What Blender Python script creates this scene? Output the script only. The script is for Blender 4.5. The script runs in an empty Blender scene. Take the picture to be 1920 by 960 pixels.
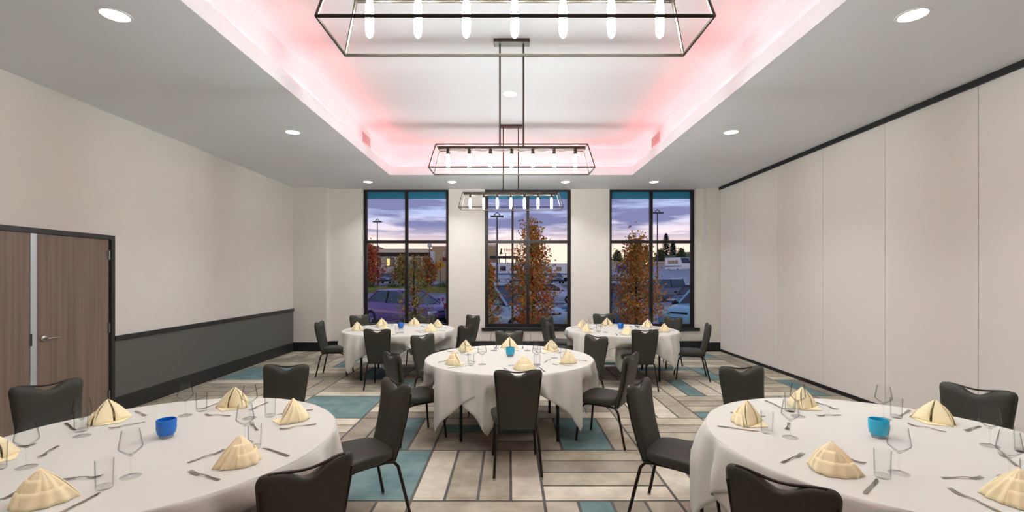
import bpy, bmesh, math, random
from mathutils import Vector, Matrix
random.seed(7)
PI = math.pi
scn = bpy.context.scene
COL = scn.collection

# ------------------------------------------------------------------ camera
cam_d = bpy.data.cameras.new('camera')
cam_d.sensor_width = 36.0
cam_d.lens = 36.0 * 875.0 / 1920.0
cam_d.shift_x = 5.0 / 1920.0
cam_d.shift_y = 36.0 / 1920.0
cam_d.clip_end = 600
cam = bpy.data.objects.new('camera', cam_d)
cam.location = (0, 0, 1.68)
cam.rotation_euler = (PI / 2, 0, 0)
COL.objects.link(cam)
scn.camera = cam

# ------------------------------------------------------------------ exposure
scn.view_settings.view_transform = 'Standard'
scn.view_settings.look = 'None'
scn.view_settings.gamma = 1.0
scn.view_settings.use_curve_mapping = False
scn.view_settings.exposure = 0.57

DOWNLIGHT_W = 4.0
BULB_EMIT = 140.0
COVE_EMIT = 22.0

def lin(c):
    return tuple(((v / 255.0) / 12.92 if v / 255.0 <= 0.04045 else ((v / 255.0 + 0.055) / 1.055) ** 2.4) for v in c)

def rgba(c):
    return (*lin(c), 1.0)

# ------------------------------------------------------------------ world: dusk sky with cloud bands
def build_world():
    w = bpy.data.worlds.new('dusk_sky'); scn.world = w; w.use_nodes = True
    nt = w.node_tree; nt.nodes.clear(); N = nt.nodes; L = nt.links
    out = N.new('ShaderNodeOutputWorld'); bg = N.new('ShaderNodeBackground')
    tc = N.new('ShaderNodeTexCoord'); sep = N.new('ShaderNodeSeparateXYZ')
    L.new(tc.outputs['Generated'], sep.inputs[0])
    # clear sky gradient by elevation
    ramp = N.new('ShaderNodeValToRGB'); e = ramp.color_ramp
    L.new(sep.outputs['Z'], ramp.inputs[0])
    stops = [(0.0, (255, 222, 200)), (0.055, (252, 218, 196)), (0.085, (226, 206, 208)), (0.13, (168, 178, 214)),
             (0.3, (134, 156, 206)), (1.0, (92, 128, 192))]
    e.elements[0].position, e.elements[0].color = stops[0][0], rgba(stops[0][1])
    e.elements[1].position, e.elements[1].color = stops[-1][0], rgba(stops[-1][1])
    for p, c in stops[1:-1]:
        q = e.elements.new(p); q.color = rgba(c)
    # cloud streaks
    mp = N.new('ShaderNodeMapping'); mp.inputs['Scale'].default_value = (3.0, 3.0, 26.0)
    mp.inputs['Location'].default_value = (2.3, 0.4, 1.75)
    L.new(tc.outputs['Generated'], mp.inputs[0])
    nz = N.new('ShaderNodeTexNoise'); nz.inputs['Scale'].default_value = 1.5; nz.inputs['Detail'].default_value = 5
    nz.inputs['Roughness'].default_value = 0.55
    L.new(mp.outputs[0], nz.inputs[0])
    cr = N.new('ShaderNodeValToRGB'); cr.color_ramp.elements[0].position = 0.40; cr.color_ramp.elements[1].position = 0.52
    L.new(nz.outputs['Fac'], cr.inputs[0])
    # clouds keep clear of the horizon strip
    hr = N.new('ShaderNodeMapRange'); hr.inputs[1].default_value = 0.055; hr.inputs[2].default_value = 0.105
    L.new(sep.outputs['Z'], hr.inputs[0])
    mul = N.new('ShaderNodeMath'); mul.operation = 'MULTIPLY'
    L.new(cr.outputs['Color'], mul.inputs[0]); L.new(hr.outputs[0], mul.inputs[1])
    mix = N.new('ShaderNodeMix'); mix.data_type = 'RGBA'
    L.new(mul.outputs[0], mix.inputs['Factor']); L.new(ramp.outputs[0], mix.inputs['A'])
    mix.inputs['B'].default_value = rgba((114, 116, 154))
    L.new(mix.outputs['Result'], bg.inputs['Color'])
    bg.inputs['Strength'].default_value = 1.0
    L.new(bg.outputs[0], out.inputs[0])
build_world()

# ------------------------------------------------------------------ materials
MATS = {}
def mat(name, col, rough=0.6, metal=0.0, var=0.0, scale=8.0, bump=0.0, bscale=60.0, stretch=(1, 1, 1), col2=None,
        spec=0.5, emit=None, estr=0.0, sheen=0.0, coords='Object'):
    m = bpy.data.materials.new(name); m.use_nodes = True
    nt = m.node_tree; N = nt.nodes; L = nt.links; b = N['Principled BSDF']
    b.inputs['Base Color'].default_value = rgba(col); b.inputs['Roughness'].default_value = rough
    b.inputs['Metallic'].default_value = metal; b.inputs['Specular IOR Level'].default_value = spec
    if sheen: b.inputs['Sheen Weight'].default_value = sheen
    if emit:
        b.inputs['Emission Color'].default_value = (*emit, 1); b.inputs['Emission Strength'].default_value = estr
    if var or col2 or bump:
        tc = N.new('ShaderNodeTexCoord'); mp = N.new('ShaderNodeMapping'); mp.inputs['Scale'].default_value = stretch
        L.new(tc.outputs[coords], mp.inputs[0])
    if var or col2:
        nz = N.new('ShaderNodeTexNoise'); nz.inputs['Scale'].default_value = scale; nz.inputs['Detail'].default_value = 4
        L.new(mp.outputs[0], nz.inputs[0])
        cr = N.new('ShaderNodeValToRGB'); cr.color_ramp.elements[0].position = 0.32; cr.color_ramp.elements[1].position = 0.68
        a = lin(col); c2 = lin(col2) if col2 else tuple(v * (1 - var) for v in a)
        cr.color_ramp.elements[0].color = (*a, 1); cr.color_ramp.elements[1].color = (*c2, 1)
        L.new(nz.outputs['Fac'], cr.inputs[0]); L.new(cr.outputs[0], b.inputs['Base Color'])
    if bump:
        n2 = N.new('ShaderNodeTexNoise'); n2.inputs['Scale'].default_value = bscale; n2.inputs['Detail'].default_value = 3
        L.new(mp.outputs[0], n2.inputs[0])
        bp = N.new('ShaderNodeBump'); bp.inputs['Strength'].default_value = bump; bp.inputs['Distance'].default_value = 0.004
        L.new(n2.outputs['Fac'], bp.inputs['Height']); L.new(bp.outputs[0], b.inputs['Normal'])
    MATS[name] = m
    return m

def glass_mat(name, tint, base=.03, edge=.5, power=4.0, rough=0.0, dark=1.0):
    """thin clear glass: tinted transmission plus a reflection that grows toward grazing angles"""
    m = bpy.data.materials.new(name); m.use_nodes = True
    nt = m.node_tree; nt.nodes.clear(); N = nt.nodes; L = nt.links
    out = N.new('ShaderNodeOutputMaterial'); tr = N.new('ShaderNodeBsdfTransparent'); gl = N.new('ShaderNodeBsdfGlossy')
    gl.inputs['Roughness'].default_value = rough
    tr.inputs['Color'].default_value = (*tint, 1)
    lw = N.new('ShaderNodeLayerWeight'); lw.inputs['Blend'].default_value = .5
    if dark < 1:     # longer path through the wall near the rim of the outline
        p2 = N.new('ShaderNodeMath'); p2.operation = 'POWER'; p2.inputs[1].default_value = 5.0
        L.new(lw.outputs['Facing'], p2.inputs[0])
        mc = N.new('ShaderNodeMix'); mc.data_type = 'RGBA'; mc.inputs['A'].default_value = (*tint, 1)
        mc.inputs['B'].default_value = (dark, dark, dark, 1)
        L.new(p2.outputs[0], mc.inputs['Factor']); L.new(mc.outputs['Result'], tr.inputs['Color'])
    pw = N.new('ShaderNodeMath'); pw.operation = 'POWER'; pw.inputs[1].default_value = power
    L.new(lw.outputs['Facing'], pw.inputs[0])
    ma = N.new('ShaderNodeMath'); ma.operation = 'MULTIPLY_ADD'; ma.inputs[1].default_value = edge; ma.inputs[2].default_value = base
    L.new(pw.outputs[0], ma.inputs[0])
    geo = N.new('ShaderNodeNewGeometry'); inv = N.new('ShaderNodeMath'); inv.operation = 'SUBTRACT'; inv.inputs[0].default_value = 1.0
    L.new(geo.outputs['Backfacing'], inv.inputs[1])
    mu = N.new('ShaderNodeMath'); mu.operation = 'MULTIPLY'
    L.new(ma.outputs[0], mu.inputs[0]); L.new(inv.outputs[0], mu.inputs[1])
    mx = N.new('ShaderNodeMixShader')
    L.new(mu.outputs[0], mx.inputs[0]); L.new(tr.outputs[0], mx.inputs[1]); L.new(gl.outputs[0], mx.inputs[2])
    L.new(mx.outputs[0], out.inputs[0])
    MATS[name] = m
    return m

def wood_mat(name, c1, c2):
    m = bpy.data.materials.new(name); m.use_nodes = True
    nt = m.node_tree; N = nt.nodes; L = nt.links; b = N['Principled BSDF']
    tc = N.new('ShaderNodeTexCoord'); mp = N.new('ShaderNodeMapping'); mp.inputs['Scale'].default_value = (30, 26, 0.6)
    L.new(tc.outputs['Object'], mp.inputs[0])
    nz = N.new('ShaderNodeTexNoise'); nz.inputs['Scale'].default_value = 1.0; nz.inputs['Detail'].default_value = 5
    L.new(mp.outputs[0], nz.inputs[0])
    cr = N.new('ShaderNodeValToRGB'); cr.color_ramp.elements[0].position = .3; cr.color_ramp.elements[1].position = .7
    cr.color_ramp.elements[0].color = rgba(c1); cr.color_ramp.elements[1].color = rgba(c2)
    L.new(nz.outputs['Fac'], cr.inputs[0]); L.new(cr.outputs[0], b.inputs['Base Color'])
    b.inputs['Roughness'].default_value = 0.5
    MATS[name] = m
    return m

def carpet_mat(name, c1, c2):
    m = bpy.data.materials.new(name); m.use_nodes = True
    nt = m.node_tree; N = nt.nodes; L = nt.links; b = N['Principled BSDF']
    tc = N.new('ShaderNodeTexCoord'); geo = N.new('ShaderNodeNewGeometry')
    oi = N.new('ShaderNodeObjectInfo')
    mp = N.new('ShaderNodeMapping'); mp.inputs['Scale'].default_value = (1.6, 1.6, 1)
    L.new(geo.outputs['Position'], mp.inputs[0])
    nz = N.new('ShaderNodeTexNoise'); nz.inputs['Scale'].default_value = 2.2; nz.inputs['Detail'].default_value = 6
    nz.inputs['Roughness'].default_value = 0.62
    L.new(mp.outputs[0], nz.inputs[0])
    cr = N.new('ShaderNodeValToRGB'); cr.color_ramp.elements[0].position = .36; cr.color_ramp.elements[1].position = .64
    cr.color_ramp.elements[0].color = rgba(c1); cr.color_ramp.elements[1].color = rgba(c2)
    L.new(nz.outputs['Fac'], cr.inputs[0])
    hsv = N.new('ShaderNodeHueSaturation')
    mr = N.new('ShaderNodeMapRange'); mr.inputs[3].default_value = 0.86; mr.inputs[4].default_value = 1.1
    L.new(oi.outputs['Random'], mr.inputs[0]); L.new(mr.outputs[0], hsv.inputs['Value'])
    L.new(cr.outputs[0], hsv.inputs['Color']); L.new(hsv.outputs[0], b.inputs['Base Color'])
    n2 = N.new('ShaderNodeTexNoise'); n2.inputs['Scale'].default_value = 260
    L.new(geo.outputs['Position'], n2.inputs[0])
    bp = N.new('ShaderNodeBump'); bp.inputs['Strength'].default_value = .35; bp.inputs['Distance'].default_value = .004
    L.new(n2.outputs['Fac'], bp.inputs['Height']); L.new(bp.outputs[0], b.inputs['Normal'])
    b.inputs['Roughness'].default_value = 0.95; b.inputs['Specular IOR Level'].default_value = 0.1
    MATS[name] = m
    return m

def emit_mat(name, col, strength):
    m = bpy.data.materials.new(name); m.use_nodes = True
    nt = m.node_tree; nt.nodes.clear()
    o = nt.nodes.new('ShaderNodeOutputMaterial'); e = nt.nodes.new('ShaderNodeEmission')
    e.inputs[0].default_value = (*col, 1); e.inputs[1].default_value = strength
    nt.links.new(e.outputs[0], o.inputs[0]); MATS[name] = m
    return m

mat('wall_paint', (228, 222, 214), 0.75, var=0.03, scale=3, bump=.15, bscale=220)
mat('ceiling_paint', (232, 233, 236), 0.85, bump=.1, bscale=250)
mat('panel_fabric', (234, 227, 220), 0.85, var=0.03, scale=40, stretch=(1, 1, 30), bump=.12, bscale=300)
mat('wainscot_vinyl', (98, 98, 90), 0.6, var=0.06, scale=30, bump=.15, bscale=200)
mat('dark_trim', (44, 43, 40), 0.45)
mat('black_track', (20, 20, 20), 0.5)
wood_mat('door_wood', (142, 121, 106), (118, 99, 86))
mat('astragal', (206, 212, 216), 0.35, metal=.3)
mat('steel', (190, 188, 184), 0.25, metal=1.0)
mat('window_frame', (34, 27, 24), 0.4, metal=.3)
mat('sill_black', (22, 24, 28), 0.18)
glass_mat('window_glass', (0.985, 0.99, 0.99), .003, .4, 5.0)
mat('shade_teal', (40, 128, 164), 0.6)
carpet_mat('carpet_tan', (194, 185, 166), (164, 154, 136))
carpet_mat('carpet_cream', (222, 214, 196), (194, 184, 166))
carpet_mat('carpet_taupe', (176, 167, 151), (150, 141, 129))
carpet_mat('carpet_teal', (132, 155, 154), (102, 131, 134))
carpet_mat('carpet_line', (112, 106, 101), (92, 90, 92))
mat('chair_vinyl', (56, 55, 45), 0.5, var=0.12, scale=90, bump=.2, bscale=220, spec=0.4)
mat('chair_metal', (46, 34, 29), 0.35, metal=.6)
mat('rubber', (20, 20, 20), 0.8)
mat('glide', (170, 166, 158), 0.5)
mat('cloth_white', (212, 211, 203), 0.85, bump=.12, bscale=300)
mat('napkin_cream', (250, 234, 192), 0.9, bump=.15, bscale=300)
mat('table_ply', (150, 118, 84), 0.5)
mat('table_leg', (18, 18, 18), 0.4, metal=.4)
glass_mat('clear_glass', (0.985, 0.988, 0.988), .02, .4, 5.0, 0.0, .12)
mat('cutlery_steel', (176, 172, 165), 0.22, metal=1.0)
mat('votive_blue', (20, 112, 205), 0.25, spec=.6)
mat('votive_teal', (40, 172, 208), 0.25, spec=.6)
mat('votive_base', (150, 150, 160), 0.2)
mat('wax', (235, 230, 215), 0.6)
mat('bronze', (72, 66, 58), 0.4, metal=.7)
emit_mat('bulb_glow', (.945, 1.0, .995), BULB_EMIT)
emit_mat('downlight_glow', (1.0, 0.97, 0.93), 6.0)
emit_mat('cove_glow', (1.0, 0.13, 0.14), COVE_EMIT)
mat('fitting_white', (235, 235, 233), 0.5)
mat('vent_grey', (190, 186, 184), 0.6)
mat('vent_back', (120, 112, 110), 0.7)

# ------------------------------------------------------------------ mesh helpers
class MB:
    def __init__(s): s.v = []; s.f = []
    def box(s, x0, x1, y0, y1, z0, z1):
        n = len(s.v)
        s.v += [(x0, y0, z0), (x1, y0, z0), (x1, y1, z0), (x0, y1, z0), (x0, y0, z1), (x1, y0, z1), (x1, y1, z1), (x0, y1, z1)]
        s.f += [tuple(n + i for i in q) for q in ((0, 3, 2, 1), (4, 5, 6, 7), (0, 1, 5, 4), (1, 2, 6, 5), (2, 3, 7, 6), (3, 0, 4, 7))]
        return s
    def quad(s, a, b, c, d):
        n = len(s.v); s.v += [tuple(a), tuple(b), tuple(c), tuple(d)]; s.f.append((n, n + 1, n + 2, n + 3)); return s
    def grid(s, rows, closed=False, cap0=False, cap1=False):
        n = len(s.v); m = len(rows[0])
        for r in rows: s.v += [tuple(p) for p in r]
        for i in range(len(rows) - 1):
            for j in range(m if closed else m - 1):
                k = (j + 1) % m
                s.f.append((n + i * m + j, n + i * m + k, n + (i + 1) * m + k, n + (i + 1) * m + j))
        if cap0: s.f.append(tuple(n + j for j in reversed(range(m))))
        if cap1: s.f.append(tuple(n + (len(rows) - 1) * m + j for j in range(m)))
        return s
    def lathe(s, prof, seg=24, c=(0, 0, 0)):
        rows = []
        for r, z in prof:
            rows.append([(c[0] + r * math.cos(2 * PI * j / seg), c[1] + r * math.sin(2 * PI * j / seg), c[2] + z) for j in range(seg)])
        return s.grid(rows, closed=True)
    def tube(s, pts, r, seg=8, cap=True):
        pts = [Vector(p) for p in pts]; rows = []
        rr = r if isinstance(r, (list, tuple)) else [r] * len(pts)
        up = None
        for i, p in enumerate(pts):
            t = (pts[min(i + 1, len(pts) - 1)] - pts[max(i - 1, 0)]).normalized()
            if up is None:
                up = Vector((0, 0, 1)) if abs(t.z) < .9 else Vector((1, 0, 0))
            a = t.cross(up)
            if a.length < 1e-4: a = t.cross(Vector((0, 1, 0)))
            a.normalize(); b = a.cross(t).normalized(); up = b
            rows.append([tuple(p + a * rr[i] * math.cos(2 * PI * j / seg) + b * rr[i] * math.sin(2 * PI * j / seg)) for j in range(seg)])
        return s.grid(rows, closed=True, cap0=cap, cap1=cap)
    def disc(s, c, r, z, seg=24, down=False):
        n = len(s.v)
        s.v += [(c[0] + r * math.cos(2 * PI * j / seg), c[1] + r * math.sin(2 * PI * j / seg), z) for j in range(seg)]
        f = tuple(range(n, n + seg)); s.f.append(tuple(reversed(f)) if down else f); return s
    def prism(s, poly, y0, y1):     # poly in (x,z)
        n = len(s.v); m = len(poly)
        s.v += [(x, y0, z) for x, z in poly] + [(x, y1, z) for x, z in poly]
        s.f.append(tuple(n + i for i in range(m))); s.f.append(tuple(n + m + i for i in reversed(range(m))))
        for i in range(m):
            j = (i + 1) % m
            s.f.append((n + j, n + i, n + m + i, n + m + j))
        return s
    def mesh(s, name, smooth=None, bevel=0, bseg=2):
        me = bpy.data.meshes.new(name); me.from_pydata(s.v, [], s.f)
        bm = bmesh.new(); bm.from_mesh(me)
        bmesh.ops.remove_doubles(bm, verts=bm.verts, dist=1e-5)
        if bevel: bmesh.ops.bevel(bm, geom=list(bm.edges), offset=bevel, segments=bseg, affect='EDGES', profile=.5)
        bmesh.ops.recalc_face_normals(bm, faces=bm.faces)
        bm.to_mesh(me); bm.free()
        if smooth is not None:
            me.shade_smooth()
            me.set_sharp_from_angle(angle=math.radians(smooth))
        return me

def link(name, me, m=None, parent=None):
    if m is not None and len(me.materials) == 0: me.materials.append(MATS[m] if isinstance(m, str) else m)
    o = bpy.data.objects.new(name, me); COL.objects.link(o)
    if parent is not None: o.parent = parent
    return o

def ob(name, mb, m, parent=None, smooth=None, bevel=0, bseg=2):
    return link(name, mb.mesh(name, smooth, bevel, bseg), m, parent)

def tag(o, label=None, cat=None, group=None, kind=None):
    if label: o['label'] = label
    if cat: o['category'] = cat
    if group: o['group'] = group
    if kind: o['kind'] = kind
    return o

def empty(name, loc=(0, 0, 0), rz=0.0):
    o = bpy.data.objects.new(name, None); o.empty_display_size = .1; COL.objects.link(o)
    o.location = loc; o.rotation_euler = (0, 0, rz); return o

def copy_tree(o, parent=None):
    c = o.copy(); COL.objects.link(c); c.parent = parent
    for ch in list(o.children): copy_tree(ch, c)
    return c

def struct(o, label=None): o['kind'] = 'structure'; return tag(o, label)

# ------------------------------------------------------------------ room dimensions
XL, XR = -4.78, 4.65
YB, YF = 10.50, -4.6        # window wall, wall behind the viewer
YP = 10.30                  # corner pilasters
HC, HT = 3.62, 4.167        # ceiling, tray ceiling
TX0, TX1, TY0, TY1 = -2.32, 2.38, -3.2, 9.03

# ------------------------------------------------------------------ floor carpet
PITX, PITY = 0.995, 1.006
GX, GY = -0.735, 3.475
fl = MB().box(XL - .3, XR + .3, YF - .3, YB + .3, -.06, -.004)
floor = struct(ob('floor', fl, 'carpet_line'), 'carpet of beige and teal plank pattern in alternating squares')
SPECIAL = {  # (column,row): dict plank index -> colour, or 'T' for a whole teal square, or merged planks
    (-1, 0): 'T', (-2, 2): 'T', (-4, 4): 'T', (1, -1): {1: 'teal'}, (0, 1): {2: 'teal'}, (1, 1): 'M12', (-1, 1): {2: 'teal'},
    (3, 2): {0: 'teal'}, (-1, 3): {0: 'teal'}, (3, 3): {1: 'teal', 2: 'cream'}, (4, 4): {0: 'teal'}, (5, 3): {0: 'teal'},
    (3, 4): {3: 'teal'}, (0, 4): 'M12', (-2, 4): {1: 'teal', 2: 'teal'}, (2, 5): {1: 'teal'}, (-3, 5): {2: 'teal'}, (1, 5): 'T', (4, 6): {1: 'teal', 3: 'teal'},
    (0, 0): {0: 'cream', 1: 'tan', 2: 'tan', 3: 'cream'}, (-1, 2): {3: 'cream', 1: 'cream'}, (2, 2): {1: 'cream', 2: 'cream', 3: 'tan'},
    (1, 0): {0: 'cream', 1: 'tan', 2: 'taupe', 3: 'tan'}, (2, 1): {0: 'cream', 1: 'tan', 2: 'taupe', 3: 'tan'},
    (-2, 3): {0: 'cream', 1: 'tan', 2: 'taupe', 3: 'cream'}, (2, 3): {1: 'cream'}, (-3, -1): 'T', (3, 0): 'T',
}
GAP = .011
plank_cache = {}
rest_mb = {}
n_planks = 0
def visible(x, y):
    # pieces of carpet in the stretch of floor between the near tables and the windows
    return y > 3.15 and abs(x) < y * 1.12 + .4 and y < 8.6
rng = random.Random(3)
for r in range(-8, 8):
    for c in range(-5, 6):
        x0, y0 = GX + c * PITX, GY + r * PITY
        vert = (c + r) % 2 == 0
        sp = SPECIAL.get((c, r), {})
        pcs = []
        if sp == 'T': pcs = [(0, 4, 'teal')]
        elif sp == 'M12': pcs = [(0, 1, 'tan'), (1, 3, 'teal'), (3, 4, 'tan')]
        else:
            for k in range(4):
                colr = sp.get(k) or rng.choices(['tan', 'cream', 'taupe'], [.45, .2, .35])[0]
                pcs.append((k, k + 1, colr))
        for a, b, colr in pcs:
            if vert: X0, X1, Y0, Y1 = x0 + a * PITX / 4, x0 + b * PITX / 4, y0, y0 + PITY
            else:    X0, X1, Y0, Y1 = x0, x0 + PITX, y0 + a * PITY / 4, y0 + b * PITY / 4
            X0 = max(X0 + GAP, XL); X1 = min(X1 - GAP, XR); Y0 = max(Y0 + GAP, YF); Y1 = min(Y1 - GAP, YB)
            if X1 - X0 < .03 or Y1 - Y0 < .03: continue
            if visible((X0 + X1) / 2, (Y0 + Y1) / 2) and n_planks < 295:
                key = (round(X1 - X0, 3), round(Y1 - Y0, 3), colr)
                if key not in plank_cache:
                    w, h = (X1 - X0) / 2, (Y1 - Y0) / 2
                    me = MB().box(-w, w, -h, h, -.004, 0).mesh('carpet_plank', bevel=.0015, bseg=1)
                    me.materials.append(MATS['carpet_' + colr]); plank_cache[key] = me
                o = link('carpet_plank', plank_cache[key], None, floor)
                o.location = ((X0 + X1) / 2, (Y0 + Y1) / 2, 0); n_planks += 1
            else:
                rest_mb.setdefault(colr, MB()).box(X0, X1, Y0, Y1, -.004, 0)
for colr, mb in rest_mb.items():
    o = ob('carpet_planks', mb, 'carpet_' + colr, floor); o['kind'] = 'stuff'

# ------------------------------------------------------------------ ceiling with lit tray
def ring(x0, x1, y0, y1, X0, X1, Y0, Y1, z0, z1):
    m = MB()
    m.box(X0, x0, Y0, Y1, z0, z1); m.box(x1, X1, Y0, Y1, z0, z1); m.box(x0, x1, Y0, y0, z0, z1); m.box(x0, x1, y1, Y1, z0, z1)
    return m
ceiling = struct(ob('ceiling', ring(TX0, TX1, TY0, TY1, XL - .3, XR + .3, YF - .3, YB + .35, HC, HC + .03), 'ceiling_paint'),
                 'white ceiling with a raised tray edged by a cove')
REC = .12
lip = ring(TX0 + .004, TX1 - .004, TY0 + .004, TY1 - .004, TX0 - .025, TX1 + .025, TY0 - .025, TY1 + .025, HC - .003, HC + .16)
ob('tray_lip', lip, 'ceiling_paint', ceiling)
tw = ring(TX0 - REC, TX1 + REC, TY0 - REC, TY1 + REC, TX0 - REC - .05, TX1 + REC + .05, TY0 - REC - .05, TY1 + REC + .05, HC + .03, HT)
ob('tray_wall', tw, 'ceiling_paint', ceiling)
ob('tray_ceiling', MB().box(TX0 - REC - .05, TX1 + REC + .05, TY0 - REC - .05, TY1 + REC + .05, HT, HT + .05), 'ceiling_paint', ceiling)
cove = empty('cove_light_strip', ((TX0 + TX1) / 2, TY1 + .06, HC + .03))
tag(cove, 'red lit cove strip hidden behind the tray ceiling lip', 'light strip')
cx, cy = cove.location.x, cove.location.y
for (a0, a1, b0, b1) in ((TX0 - .055, TX0 - .04, TY0, TY1), (TX1 + .04, TX1 + .055, TY0, TY1), (TX0, TX1, TY1 + .04, TY1 + .055), (TX0, TX1, TY0 - .055, TY0 - .04)):
    ob('led_strip_offscreen' if b1 < 0 else 'led_strip', MB().box(a0 - cx, a1 - cx, b0 - cy, b1 - cy, .0, .045), 'cove_glow', cove)

# tray vents
def tray_vent(x, y, side, label):
    v = empty('ceiling_vent', (x, y, HC + .36)); tag(v, label, 'vent', 'air grilles on the tray walls')
    s = -side
    ob('frame', ring(0, 0, 0, 0, 0, 0, 0, 0, 0, 0) if False else MB().box(0, s * .012, -.22, .22, -.09, -.075).box(0, s * .012, -.22, .22, .075, .09)
       .box(0, s * .012, -.22, -.205, -.075, .075).box(0, s * .012, .205, .22, -.075, .075), 'vent_grey', v)
    ob('backing', MB().box(0, s * .003, -.205, .205, -.075, .075), 'vent_back', v)
    for k in range(6):
        z = -.063 + k * .025
        ob('slat', MB().box(s * .003, s * .010, -.205, .205, z - .006, z + .007), 'vent_grey', v)
for yy, w in ((7.95, 'near the windows'), (2.95, 'near the front chandelier')):
    tray_vent(TX0 - REC, yy, -1, 'slatted air grille %s on the door-side tray wall' % w)
    tray_vent(TX1 + REC, yy, 1, 'slatted air grille %s on the partition-side tray wall' % w)

# ------------------------------------------------------------------ walls
WINS = [(-3.31, -1.368), (-.552, 1.392), (2.256, 4.20)]
ZS = .50
wb = MB()
xs = [XL - .25] + [v for w in WINS for v in w] + [XR + .25]
for i in range(0, len(xs), 2): wb.box(xs[i], xs[i + 1], YB, YB + .25, -.05, HC)
for a, b in WINS: wb.box(a, b, YB, YB + .25, -.05, ZS)
wall_back = struct(ob('wall_back', wb, 'wall_paint'), 'beige wall pierced by three tall windows')
ob('pilaster', MB().box(XL, -4.04, YP, YB, 0, HC), 'wall_paint', wall_back)
ob('pilaster', MB().box(4.36, XR, YP, YB, 0, HC), 'wall_paint', wall_back)
wl = MB()
DY0, DY1, DZ = 3.74, 5.63, 2.155
wl.box(XL - .2, XL, DY1, YB, -.05, HC).box(XL - .2, XL, YF, DY0, -.05, HC).box(XL - .2, XL, DY0, DY1, DZ, HC)
wall_left = struct(ob('wall_left', wl, 'wall_paint'), 'beige wall above a dark olive wainscot')
ob('wainscot', MB().box(XL, XL + .012, DY1, YP, .2, .885), 'wainscot_vinyl', wall_left)
ob('wainscot', MB().box(XL, XL + .012, YF, DY0, .2, .885), 'wainscot_vinyl', wall_left)
t1 = struct(ob('trim_1', MB().box(XL, XL + .035, DY1, YP, .885, .945), 'dark_trim', bevel=.004), 'charcoal chair rail above the olive wainscot')
t2 = struct(ob('trim_2', MB().box(XL, XL + .035, YF, DY0, .885, .945), 'dark_trim', bevel=.004), 'charcoal chair rail on the far side of the door')
bl = MB().box(XL, XL + .02, DY1, YP, 0, .2).box(XL, XL + .02, YF, DY0, 0, .2)
struct(ob('baseboard_left', bl, 'dark_trim'), 'tall charcoal baseboard below the wainscot')
bbk = MB().box(XL, -4.04 + .02, YP - .02, YP, 0, .2).box(-4.04, -4.02, YP, YB - .02, 0, .2).box(-4.04, 4.36, YB - .02, YB, 0, .2)
bbk.box(4.34, XR, YP - .02, YP, 0, .2).box(4.34, 4.36, YP, YB - .02, 0, .2)
struct(ob('baseboard_back', bbk, 'black_track'), 'tall black baseboard under the windows')
# room behind the viewer
struct(ob('wall_front', MB().box(XL - .2, XR + .2, YF - .2, YF, -.05, HC), 'wall_paint'), 'plain beige wall opposite the windows')

# movable partition
wall_right = empty('wall_right', (XR, 0, 0)); struct(wall_right, 'folding partition of tall beige fabric panels')
seams = [YP, 9.22] + [8.07 - 1.147 * k for k in range(11)] + [YF]
ob('backing', MB().box(.035, .2, YF, YB, -.05, HC), 'dark_trim', wall_right)
for a, b in zip(seams[1:], seams[:-1]):
    if b - a < .05: continue
    ob('panel', MB().box(0, .035, a + .003, b - .003, .055, HC - .06), 'panel_fabric', wall_right, bevel=.003, bseg=1)
ob('bottom_seal', MB().box(-.004, .035, YF, YP, 0, .05), 'black_track', wall_right)
struct(ob('trim_3', MB().box(XR - .03, XR + .035, YF, YP, HC - .062, HC), 'black_track'), 'black ceiling track above the folding partition')
# small white sensor on the window wall
sn = ob('wall_sensor', MB().box(4.255, 4.305, YB - .035, YB, 2.28, 2.41), 'fitting_white', bevel=.01); tag(sn, 'small white wall sensor between window and folding partition', 'sensor')

# ------------------------------------------------------------------ windows
def make_window(i, a, b, label):
    w = empty('window_%d' % i, ((a + b) / 2, YB + .1, ZS)); struct(w, label)
    h = HC - ZS; hw = (b - a) / 2
    ob('frame', MB().box(-hw, -hw + .07, 0, .09, 0, h).box(hw - .07, hw, 0, .09, 0, h).box(-hw + .07, hw - .07, 0, .09, 0, .075)
       .box(-hw + .07, hw - .07, 0, .09, h - .04, h), 'window_frame', w)
    ob('mullion', MB().box(-.032, .032, 0, .09, .075, h - .04), 'window_frame', w)
    zt = 2.44 - ZS
    ob('transom', MB().box(-hw + .07, -.032, 0, .09, zt - .032, zt + .032), 'window_frame', w)
    ob('transom', MB().box(.032, hw - .07, 0, .09, zt - .032, zt + .032), 'window_frame', w)
    for sx in ((-hw + .07, -.032), (.032, hw - .07)):
        ob('pane', MB().box(sx[0], sx[1], .042, .048, .075, zt - .032), 'window_glass', w)
        ob('pane', MB().box(sx[0], sx[1], .042, .048, zt + .032, h - .04), 'window_glass', w)
    ob('sill', MB().box(-hw - .07, hw + .07, -.16, .0, -.075, .0), 'sill_black', w, bevel=.006)
    ob('header_panel', MB().box(-hw + .07, hw - .07, .055, .085, h - .19, h - .04), 'shade_teal', w)
make_window(1, *WINS[0], 'tall dark framed window looking on a purple car')
make_window(2, *WINS[1], 'tall dark framed window behind the middle table, orange tree outside')
make_window(3, *WINS[2], 'tall dark framed window beside the folding partition')

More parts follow.
